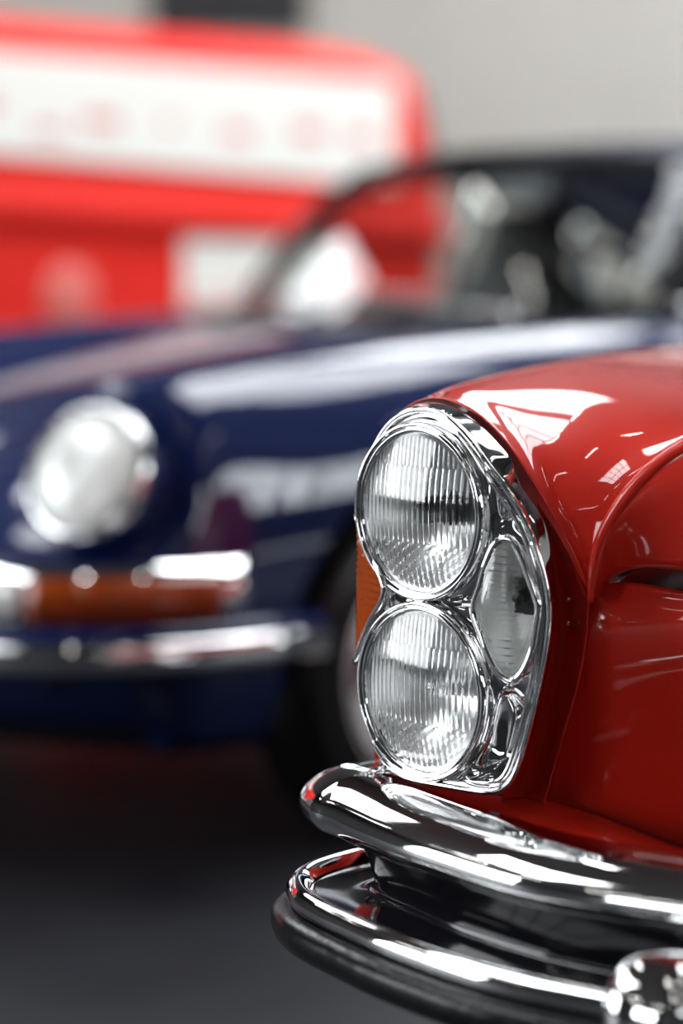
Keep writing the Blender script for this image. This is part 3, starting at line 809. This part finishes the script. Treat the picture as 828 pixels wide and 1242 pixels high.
# cladding seams on the back wall
mb = MB()
for k in range(-7, 8): mb.box((k * 1.2 + .42, Y1 - .012, 0), (k * 1.2 + .45, Y1, ZC))
structure(mb.build('trim_1', noisy(mat('seam', (.4, .39, .36), .8), (.38, .37, .34), (.42, .40, .37), 2), smooth=False))
WN = [0]
structure(MB().box((X0, Y1 - .03, 2.75), (X1, Y1 - .001, ZC)).build('added_dark_band', 'dwall', smooth=False))  # unseen dark band added to keep the pale wall out of reflections
def window(org, ux, uy, w, h, nx, ny, bar=.05, m='sky'):
    """glazed opening with steel bars; org = lower corner, ux/uy = in-plane directions, facing ux x uy"""
    WN[0] += 1
    ux, uy = Vector(ux), Vector(uy); nz = ux.cross(uy); org = Vector(org)
    mt = Matrix.Translation(org) @ Matrix((ux, uy, nz)).transposed().to_4x4()
    fr = MB()
    for i in range(nx + 1):
        x = w * i / nx; fr.box((x - bar / 2, 0, .0), (x + bar / 2, h, .07), mt)
    for j in range(ny + 1):
        y = h * j / ny; fr.box((-bar / 2, y - bar / 2, 0), (w + bar / 2, y + bar / 2, .06), mt)
    o = structure(fr.build('window_%d' % WN[0], 'frame', smooth=False))
    MB().box((0, 0, .012), (w, h, .03), mt).build('pane', m, o, smooth=False)
    return o
# left wall: tall window and an added one
window((X0, 1.2, .5), (0, 1, 0), (0, 0, 1), 4.6, 3.7, 5, 4)
window((X0, -7.6, 1.3), (0, 1, 0), (0, 0, 1), 3.8, 2.2, 5, 3)  # unseen window added to brighten the fog lens
# right wall; the second window is added to light the van's sign
for y in (-5.2, -.6): window((X1, y + 4.2, 2.0), (0, -1, 0), (0, 0, 1), 4.2, 2.4, 5, 3)
# wall behind the camera
for x in (3.6,): window((x + 2.4, Y0, 3.2), (-1, 0, 0), (0, 0, 1), 2.4, 1.2, 4, 3)
# high windows over the back wall
for x in (2.8,): window((x, Y1 - .03, 3.5), (1, 0, 0), (0, 0, 1), 4.2, 1.2, 5, 3)
# roof lights
for x, y, w_ in ((-5.2, 1.5, 2.4), (.9, 3.9, 2.4), (-5.2, 8.2, 2.4), (.9, 8.8, 2.4), (3.9, 9.2, 2.4)): window((x, y + 4.0, ZC), (1, 0, 0), (0, -1, 0), w_, 4.0, 2, 5, .07)
# dark opening high on the back wall
def unpx(px, py, Y): return P(px, py, Y)
a, b = P(184, -70, Y1), P(372, 40, Y1)
fr = MB().box((a.x, Y1 - .05, b.z), (b.x, Y1 - .01, a.z)); WN[0] += 1
structure(fr.build('window_%d' % WN[0], 'black', smooth=False))
# fluorescent battens
i = 0
for x in (-6.4, -.9, 0.9, 5.9):
    for y in (-5, -1.6, 1.8, 5.2, 8.6):
        i += 1
        l = empty('ceiling_light', (x, y, ZC - .16), 0, 'long white fluorescent batten hung under the dark ceiling', 'ceiling light', 'fluorescent battens under the ceiling')
        MB().box((-.09, -.72, .03), (.09, .72, .07)).tube([(0, -.5, .07), (0, -.5, .16)], .006, 6).tube([(0, .5, .07), (0, .5, .16)], .006, 6).build('housing', 'frame', l, smooth=False)
        MB().tube([(0, -.68, 0), (0, .68, 0)], .024, 10).build('tube', 'tube', l)

# ------------------------------------------------------------------ world, camera, view
w = bpy.data.worlds.new('hall_air'); bpy.context.scene.world = w; w.use_nodes = True
w.node_tree.nodes['Background'].inputs[0].default_value = (.05, .055, .075, 1)
w.node_tree.nodes['Background'].inputs[1].default_value = .3
cd = bpy.data.cameras.new('camera'); cam = bpy.data.objects.new('camera', cd); C.objects.link(cam)
cam.location = (0, 0, HC); cam.rotation_euler = (PI / 2, 0, 0)
cd.sensor_fit = 'AUTO'; cd.sensor_width = 36; cd.lens = F / 1242 * 36
cd.shift_y = -(621 - HY) / 1242; cd.clip_start = .05; cd.clip_end = 100
cd.dof.use_dof = True; cd.dof.focus_distance = 2.44; cd.dof.aperture_fstop = 1.4
sc = bpy.context.scene; sc.camera = cam
sc.view_settings.view_transform = 'Standard'; sc.view_settings.look = 'None'
sc.view_settings.gamma = 1; sc.view_settings.use_curve_mapping = False
sc.view_settings.exposure = 0.0
sc.cycles.max_bounces = 16; sc.cycles.transmission_bounces = 14; sc.cycles.glossy_bounces = 10; sc.cycles.transparent_max_bounces = 16
sc.cycles.blur_glossy = 0.2
